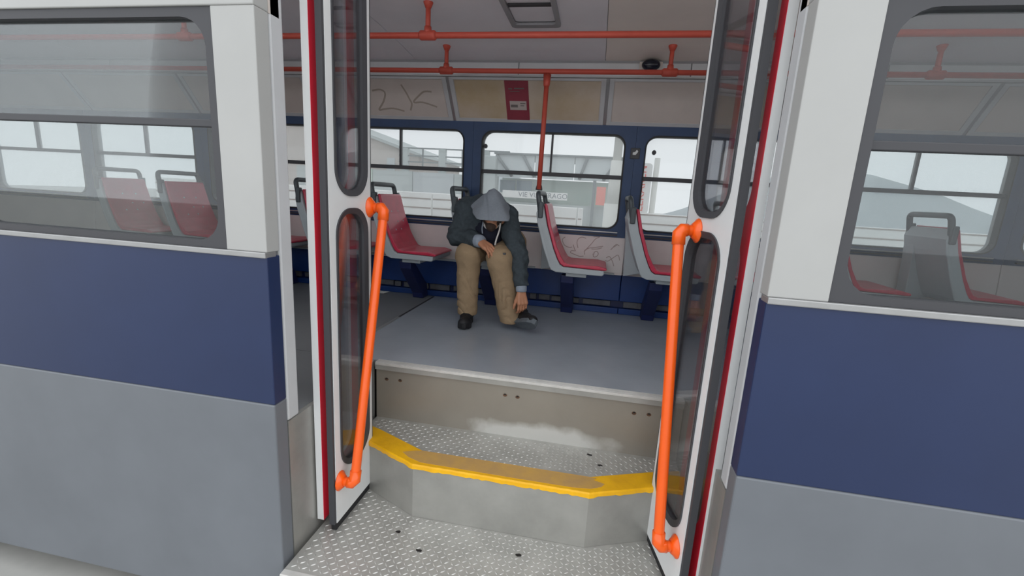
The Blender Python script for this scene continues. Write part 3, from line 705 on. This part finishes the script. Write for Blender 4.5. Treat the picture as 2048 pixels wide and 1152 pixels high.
def hand(S, wrist, direction, normal, side, curls, scale=1.0, thumb_curl=.4):
    """palm and five fingers; normal = back of the hand, side = +1 thumb towards direction x normal"""
    w = np.array(wrist, float); d = vn(direction); nrm = np.array(normal, float); nrm = vn(nrm - d * (nrm @ d)); ac = np.cross(d, nrm) * side; s = scale
    for q in (-.5, 0, .5): S.cone(w + ac * q * .032 * s, w + d * .082 * s + ac * q * .056 * s, .017 * s, .0145 * s, .012)
    for i, (o, ln, rr) in enumerate(((.030, .95, .0092), (.011, 1.05, .0096), (-.009, .98, .0092), (-.028, .78, .0084))):
        p = w + d * .084 * s + ac * o * s; dd = d + ac * o * 1.4; dd = vn(dd); ang = 0
        for seg, (L, rk) in enumerate(((.043, 1.0), (.027, .92), (.022, .82))):
            ang = curls[i] * (.55, .9, .7)[seg]
            dd = rotv(dd, np.cross(nrm, d), ang); q2 = p + dd * L * ln * s
            S.cone(p, q2, rr * s * rk, rr * s * rk * .92, .004); p = q2
    p = w + d * .022 * s + ac * .026 * s - nrm * .006 * s; dd = vn(d * .95 + ac * .42 - nrm * .30)
    for L, r0 in ((.04, .0125), (.032, .0105), (.026, .0092)):
        q2 = p + dd * L * s; S.cone(p, q2, r0 * s, r0 * .92 * s, .008); p = q2; dd = vn(rotv(dd, np.cross(ac, nrm), 0) + d * thumb_curl * .5 - nrm * thumb_curl * .3)

# body: one continuous surface, mostly under clothes
B = SDF()
B.ell(head, (.072, .084, .100), .03, None)
B.cone((-.686, 2.968, .768), (-.682, 2.936, .722), .055, .040, .035)            # jaw to chin
B.cone((-.686, 2.922, .805), (-.685, 2.902, .772), .010, .016, .014)            # nose
B.cone((-.712, 2.924, .832), (-.660, 2.924, .832), .012, .012, .015)            # brow
B.cone((-.700, 2.906, .746), (-.670, 2.906, .746), .010, .010, .010)            # lips
for s in (-1, 1): B.ell((-.690 + s * .074, 3.015, .80), (.010, .02, .032), .01)     # ears
B.cone(neck, (-.695, 3.0, .77), .062, .056, .03)
B.cone(neck, chest, .07, .12, .05).cone(chest, pel, .125, .14, .05)
B.cone((-.83, 3.1, .80), rsh, .07, .055, .04).cone((-.66, 3.07, .79), lsh, .07, .055, .04)
B.cone(rsh, rel, .050, .038, .03).cone(rel, rwr, .038, .026, .02).cone(lsh, lel, .050, .038, .03).cone(lel, lwr, .038, .026, .02)
B.cone(pel, rhip, .11, .08, .04).cone(pel, lhip, .11, .08, .04)
for a, b, c in ((rhip, rkn, ran), (lhip, lkn, lan)): B.cone(a, b, .075, .055, .03).cone(b, c, .052, .036, .02)
hand(B, (-.755, 2.928, .606), (.085, -.050, -.040), (.30, -.50, .80), -1, (.42, .50, .55, .60), .98, .5)
hand(B, (-.4545, 2.920, .290), (.022, -.020, -.10), (.55, -.80, -.05), 1, (.62, .75, .8, .85), .95, .6)
lo, hi = B.bounds()
person = sdf_obj('person', B, lo, hi, .0052, 'skin', None, (-.77, 3.1, 0)); tag(person, 'person in a grey hooded jacket and khaki trousers slumped forward on a tram seat', 'person')
for s in (-1, 1): obj('eye', MB().ball((-.686 + s * .028, 2.9285, .812), .011, 8), 'cloth_white', person)
bd = SDF().cone((-.728, 2.955, .745), (-.684, 2.922, .712), .020, .026, .02).cone((-.640, 2.955, .745), (-.684, 2.922, .712), .020, .026, .02).cone((-.684, 2.925, .712), (-.684, 2.933, .700), .028, .024, .02)
sdf_obj('beard', bd, *bd.bounds(), .005, 'beard_hair', person)

# t-shirt, undershirt collar
T = SDF().cone((-.705, 3.05, .78), (-.745, 3.14, .72), .085, .13, .04).cone((-.745, 3.14, .72), (-.73, 3.33, .58), .135, .135, .05).cone((-.72, 3.06, .66), (-.745, 3.17, .54), .085, .10, .04)
sdf_obj('t_shirt', lambda P: np.maximum(T(P), .462 - P[:, 2]), *T.bounds(), .008, 'tshirt', person)
cl = MB(); cl.tube(rounded([(-.752, 3.01, .742), (-.728, 2.965, .708), (-.695, 2.955, .695), (-.662, 2.965, .708), (-.640, 3.0, .742)], .03, 4), .017, 10); obj('undershirt_collar', cl, 'cloth_white', person)

# jacket
J = SDF()
J.cone((-.735, 3.10, .79), (-.77, 3.17, .72), .115, .155, .05).cone((-.77, 3.17, .72), (-.722, 3.37, .60), .158, .155, .06)
J.cone((-.79, 3.17, .80), (-.82, 3.2, .77), .092, .09, .06)
J.cone((-.82, 3.13, .80), rsh, .085, .074, .05).cone((-.66, 3.08, .79), lsh, .082, .070, .05)
J.cone(rsh, rel, .079, .066, .05).cone(rel, (-.79, 2.952, .607), .070, .050, .035)
J.cone(lsh, lel, .072, .064, .05).cone(lel, (-.4575, 2.93, .335), .062, .047, .03)
J.cone((-.70, 3.04, .80), (-.78, 3.10, .83), .075, .075, .05)
def wr_noise(P, f, a): return a * (np.sin(P[:, 0] * f + 2.1 * np.sin(P[:, 2] * f * .7)) * np.sin(P[:, 2] * f * 1.2 + 1.7 * np.sin(P[:, 1] * f * .8)) + .6 * np.sin(P[:, 1] * f * 1.6 + P[:, 2] * f * 1.1 + 1.3 * np.sin(P[:, 0] * f * 1.3)))
cut = SDF().cone((-.685, 2.90, .74), (-.700, 2.93, .60), .055, .070, .02).cone((-.700, 2.93, .60), (-.715, 2.95, .50), .070, .085, .02)
def jac(P):
    d = J(P) + wr_noise(P, 42, .0042) + wr_noise(P[:, [2, 0, 1]] * np.array([1, .6, .6]), 88, .0022); c = cut(P) ; d = np.maximum(d, -c); d = np.maximum(d, np.where(P[:, 1] > 3.2, .460 - P[:, 2], -1))
    nk = np.linalg.norm((P - np.array([-.690, 2.95, .80])) / np.array([1, 1, 1.2]), axis=1) - .105
    d = np.maximum(d, -nk)
    cuts = ((P - np.array([-.778, 2.945, .607])) @ vn((.205, -.135, 0)))           # right sleeve end
    m = np.linalg.norm(P - np.array([-.778, 2.945, .607]), axis=1) < .085; d = np.where(m, np.maximum(d, cuts), d)
    cuts = ((P - np.array([-.4575, 2.93, .325])) @ vn((.04, -.06, -.2))); m = np.linalg.norm(P - np.array([-.4575, 2.93, .325]), axis=1) < .085
    return np.where(m, np.maximum(d, cuts), d)
lo, hi = J.bounds(); jk = sdf_obj('hooded_jacket', jac, lo, hi, .0065, 'jacket', person)
# cuffs
obj('cuff', MB().tube([(-.800, 2.958, .607), (-.775, 2.942, .607), (-.752, 2.927, .606), (-.738, 2.918, .603)], [.040, .043, .044, .038], 16), 'lining_grey', jk)
obj('cuff', MB().tube([(-.459, 2.935, .345), (-.457, 2.928, .320), (-.4555, 2.923, .298), (-.455, 2.922, .29)], [.036, .037, .037, .033], 16), 'lining_grey', jk)
obj('drawstring', MB().tube(smoothpts([(-.622, 2.93, .735), (-.632, 2.945, .68), (-.650, 2.95, .62), (-.655, 2.945, .585)]), .0055, 8), 'cloth_white', jk)
obj('drawstring', MB().tube(smoothpts([(-.745, 2.955, .735), (-.752, 2.96, .69), (-.748, 2.96, .655)]), .0045, 8), 'lining_grey', jk)
# hood: convex hull of cloth points, hollow, open below
hp = np.array([(-.689, 2.965, .972), (-.742, 2.99, .936), (-.640, 2.985, .934), (-.800, 3.0, .884), (-.609, 2.985, .872), (-.855, 3.02, .838), (-.846, 2.97, .815), (-.756, 2.835, .745), (-.70, 2.822, .740), (-.60, 2.825, .740), (-.546, 2.848, .745), (-.560, 2.95, .80), (-.605, 2.98, .885), (-.59, 3.06, .84), (-.66, 3.10, .86), (-.80, 3.09, .86), (-.76, 3.1, .77), (-.62, 3.08, .77)])
bm = bmesh.new(); [bm.verts.new(p) for p in hp]; bmesh.ops.convex_hull(bm, input=bm.verts); bm.normal_update()
PL = [(np.array(f.normal), float(np.dot(np.array(f.normal), np.array(f.verts[0].co)))) for f in bm.faces if f.calc_area() > 1e-7]; cen = hp.mean(0)
PL = [(a, b) if a @ cen < b else (-a, -b) for a, b in PL]; bm.free()
cn = vn(np.cross(np.array([-.556, 2.855, .755]) - np.array([-.748, 2.845, .757]), np.array([-.70, 3.05, .785]) - np.array([-.748, 2.845, .757])))
if cn[2] > 0: cn = -cn
def hood(P):
    d = np.full(len(P), -9.); 
    for a, b in PL:
        e = P @ a - b; k = .012; h = np.maximum(k - np.abs(d - e), 0) / k; d = np.maximum(d, e) + h * h * k * .25
    d = d + wr_noise(P, 26, .0034)
    d = d + .004 * np.exp(-((P[:, 0] + .715 + .3 * (P[:, 2] - .85)) / .012) ** 2) - .004 * np.exp(-((P[:, 0] + .695 + .3 * (P[:, 2] - .85)) / .012) ** 2)
    sh = np.maximum(d, -(d + .011)); return np.maximum(sh, (P - np.array([-.70, 2.84, .752])) @ cn)
sdf_obj('hood', hood, hp.min(0), hp.max(0), .0045, 'hood_grey', jk)


# trousers
TR = SDF().cone(pel, rhip, .13, .106, .05).cone(pel, lhip, .13, .112, .05)
TR.cone(rhip, rkn, .106, .083, .04).cone(rkn, (-.853, 3.025, .10), .083, .072, .04).cone(lhip, lkn, .112, .083, .04).cone(lkn, (-.535, 3.005, .075), .084, .074, .04)
def tro(P):
    q_ = P[:, 2] * 62 + 9 * np.sin(P[:, 0] * 17 + 1) + 14 * P[:, 1] + 2.2 * np.sin(P[:, 2] * 31 + 40 * P[:, 0]); cr = .012 * np.maximum(np.sin(q_), .25) ** 3 * (np.sin(P[:, 2] * 19 + P[:, 0] * 31 + 2) * .5 + .5)
    d = TR(P) + wr_noise(P, 38, .0022) + cr * np.clip((.42 - P[:, 2]) / .2, .25, 1) 
    d = np.maximum(d, .068 + .0 * P[:, 2] - P[:, 2] - .02 * (P[:, 0] > -.7))
    d = np.maximum(d, np.where(P[:, 1] > 3.22, .457 - P[:, 2], -1))
    for a, r in (((-.856, 3.035, .06), .056), ((-.522, 3.01, .04), .050)):     # hollow hems
        a = np.array(a); e = np.linalg.norm((P - a)[:, :2], axis=1) - r; d = np.maximum(d, -np.maximum(e, P[:, 2] - .11))
    return d
lo, hi = TR.bounds(); tr = sdf_obj('trousers', tro, lo, hi, .0065, 'trousers', person)
obj('pocket_stud', MB().box((-.585, 2.872, .535), (-.565, 2.895, .548)), 'rubber_grey', tr, bevel=.003)

# shoes
def shoe(heel, toe, roll, up0, main, solem, length=.275):
    h = np.array(heel, float); d = vn(np.array(toe, float) - h); up = vn(np.array(up0, float) - d * (np.array(up0, float) @ d)); up = rotv(up, d, roll); ac = np.cross(d, up)
    Wd = lambda l, w, z: h + d * l + ac * w + up * z
    S = SDF().cone(Wd(.045, 0, .058), Wd(.13, 0, .058), .040, .040, .02).cone(Wd(.13, 0, .055), Wd(.225, .003, .042), .041, .034, .02).cone(Wd(.045, 0, .07), Wd(.05, 0, .105), .040, .038, .02).cone(Wd(.21, -.015, .04), Wd(.235, .012, .038), .03, .027, .02)
    fn = lambda P: np.maximum(S(P), -((P - h) @ up - .02))
    lo, hi = S.bounds(); o = sdf_obj('shoe', fn, lo, hi, .005, main, person)
    outl = [(.0, -.012), (.006, -.03), (.05, -.038), (.12, -.036), (.19, -.047), (.235, -.040), (.265, -.018), (.272, .005), (.262, .028), (.23, .043), (.18, .044), (.12, .035), (.05, .038), (.006, .03), (.0, .012)]
    sp = MB(); sp.loops([[Wd(l, w * k, z + (.012 * max(0, (l - .2) / .07) ** 1.5)) for l, w in outl] for z, k in ((0, .94), (.006, 1.0), (.028, 1.0), (.034, .96))], cap0=True, cap1=True); obj('sole', sp, solem, o)
    lc = MB()
    for q in range(4): lc.tube([Wd(.10 + q * .022, -.028, .082 - q * .006), Wd(.105 + q * .022, 0, .099 - q * .007), Wd(.11 + q * .022, .028, .082 - q * .006)], .003, 6)
    obj('laces', lc, 'shoe_sole' if main == 'shoe_black' else 'cloth_white', o)
    return o
shoe((-.862, 3.115, .0), (-.828, 2.845, .0), 0, (0, 0, 1), 'shoe_black', 'shoe_black')
shoe((-.528, 3.020, .030), (-.340, 2.825, .088), math.radians(-42), (0, 0, 1), 'shoe_black', 'shoe_sole')

# ------------------------------------------------------------------ outside, seen through the far windows
GZ = -.95
def barrier(x0, x1, y, top, lines, label, panel=1.5):
    b = empty('barrier', ((x0 + x1) / 2, y, GZ), label, 'barrier', 'white panel barriers beyond the tram')
    x = x0
    while x < x1 - .05:
        e = min(x + panel, x1); pnl = box('panel', (x + .006, y, GZ), (e - .006, y + .10, top), 'barrier_white', b, .012)
        for z in lines: box('groove', (x + .02, y - .006, z - .012), (e - .02, y + .001, z + .012), 'barrier_line', pnl)
        x = e
    return b
barrier(-9.0, -2.02, 8.0, .876, (.765, .60), 'long white panel barrier behind the left windows')
barrier(-1.85, -.25, 8.0, .765, (.575,), 'short white panel barrier behind the window by the hooded person')
barrier(.62, 6.0, 8.0, .74, (.72, .57), 'white panel barrier behind the right window')
# shelter
SY = 11.0; sh = empty('tram_shelter', (-1.2, SY, GZ), 'pale tram stop shelter with a panelled fascia and slanted roof struts', 'shelter')
box('roof', (-2.55, SY - .1, 1.86), (.60, SY + 2.2, 1.90), 'shelter_dark', sh)
for k in range(3): box('fascia_panel', (-2.5 + k * .94, SY - .02, 1.34), (-2.5 + k * .94 + .92 + (.2 if k == 2 else 0), SY + .02, 1.86), 'shelter_panel', sh, .006)
for xa, xb in ((-2.5, -2.1), (-1.85, -1.55), (-.35, -.5), (.35, .05), (.5, .35)):
    obj('roof_strut', MB().tube([(xa, SY - .06, 1.84), (xb, SY - .06, 1.36)], .035, 8), 'shelter_dark', sh)
box('corner_post', (-2.8, SY - .25, GZ), (-2.47, SY + .2, 1.80), 'shelter_grey', sh, .02)
for k in range(2):
    wv = box('window', (-2.46 + k * .42, SY + .3, .98), (-2.08 + k * .42, SY + .34, 1.28), 'shelter_window', sh); 
box('window_frame', (-2.5, SY + .25, .9), (-1.58, SY + .29, .97), 'sign_white', sh)
box('back_wall', (-2.47, SY + .6, GZ), (.45, SY + .65, 1.34), 'shelter_green', sh)
box('bench_wall', (-2.47, SY + .1, GZ), (.42, SY + .16, .76), 'shelter_grey', sh)
box('post', (-.17, SY - .05, GZ), (-.10, SY + .03, 1.36), 'shelter_dark', sh, .01)
sg = box('banner', (-2.3, SY - .12, .86), (-.74, SY - .08, 1.03), 'sign_white', sh, .01)
text_mesh('banner_text', 'VIE VUITERAGO', .165, 'sign_print', sg, (-1.32, SY - .123, .945), (1, 0, 0), (0, 0, 1))
ad = box('advert_panel', (-.075, SY - .08, .80), (.135, SY - .02, 1.22), 'red_orange_ad'); tag(ad, 'pink and red advert panel beside the shelter post', 'advert')
lp = empty('lamp_post', (.27, 9.5, GZ), 'tall white tapering lamp post behind the middle window', 'lamp post')
obj('base', MB().tube([(.27, 9.5, GZ), (.27, 9.5, .86)], .16, 16), 'pole_white', lp)
obj('shaft', MB().tube([(.27, 9.5, .86), (.28, 9.5, 1.70)], [.125, .11], 16), 'pole_white', lp)
obj('upper_shaft', MB().tube([(.28, 9.5, 1.70), (.30, 9.5, 6.0)], [.085, .06], 16), 'pole_white', lp)
py = empty('pylon_sign', (.86, 8.8, GZ), 'white sign pylon with upright red lettering behind the right window', 'sign')
obj('board', MB().loops([[(u, y, v) for u, v in rrect(.62, .90, .72, 1.62, .06, 5)] for y in (8.76, 8.84)], cap0=True, cap1=True), 'sign_white', py)
obj('mast', MB().tube([(.975, 8.82, GZ), (.975, 8.82, 1.72)], .05, 12), 'pole_white', py)
text_mesh('lettering', 'LEKÁREŇ', .20, 'sign_red', py, (.74, 8.755, 1.17), (0, 0, 1), (-1, 0, 0))
# houses, railing frame and hill
hs1 = empty('house', (-9, 16, GZ), 'tan gabled house behind the leftmost window', 'house')
obj('wall', MB().prism([(-14, 16, GZ), (-6.55, 16, GZ), (-6.55, 16, 2.12), (-8.3, 16, 2.75), (-14, 16, 4.4)], (0, 0, 0), (0, 5, 0)), 'house_tan', hs1)
rf = MB(); rf.prism([(-14, 15.8, 4.42), (-6.35, 15.8, 2.06), (-6.35, 15.8, 2.16), (-14, 15.8, 4.52)], (0, 0, 0), (0, 5.4, 0)); obj('roof', rf, 'shelter_grey', hs1)
box('window', (-7.75, 15.97, 1.2), (-7.45, 16.02, 2.0), 'house_grey', hs1)
fr_ = empty('billboard_frame', (-5.2, 14, GZ), 'grey steel billboard frame with cross rails behind the left window', 'frame')
for x in (-6.2, -4.95, -3.55): box('post', (x - .11, 14, GZ), (x + .11, 14.15, 2.20), 'shelter_grey', fr_)
for z in (2.20, 1.97, 1.78): box('rail', (-6.4, 14.03, z - .02), (-2.8, 14.08, z + .02), 'shelter_dark', fr_)
for x in (-5.6, -4.3): box('upright', (x - .02, 14.03, 1.6), (x + .02, 14.08, 2.2), 'shelter_dark', fr_)
for i, (x, y, w, hgt, lb) in enumerate(((-7.5, 34, 7, 3.6, 'pale grey-blue hill beyond the billboard frame'), (14, 34, 12, 4.6, 'pale grey hill beyond the pylon sign'))):
    xs = np.linspace(-w, w, 17); mb = MB()
    mb.loops([[(x + u, y + v, GZ + hgt * math.exp(-(u / w * 1.6) ** 2) * math.cos(v / 14 * math.pi / 2) ** .7) for u in xs] for v in np.linspace(-13.9, 13.9, 9)], closed=False, smooth=True)
    o = obj('hill', mb, 'hill_grey'); tag(o, lb, kind='structure')
bl = empty('wall_building', (-7.8, 12, GZ), 'low grey-green building wall behind the left window', 'building')
for k, m_ in enumerate(('shelter_grey', 'shelter_green', 'shelter_grey', 'house_grey', 'shelter_grey')):
    box('wall_panel', (-8.6 + k * 1.18, 12, GZ), (-8.6 + k * 1.18 + 1.16, 12.3, 1.42 - .01 * k), m_, bl)
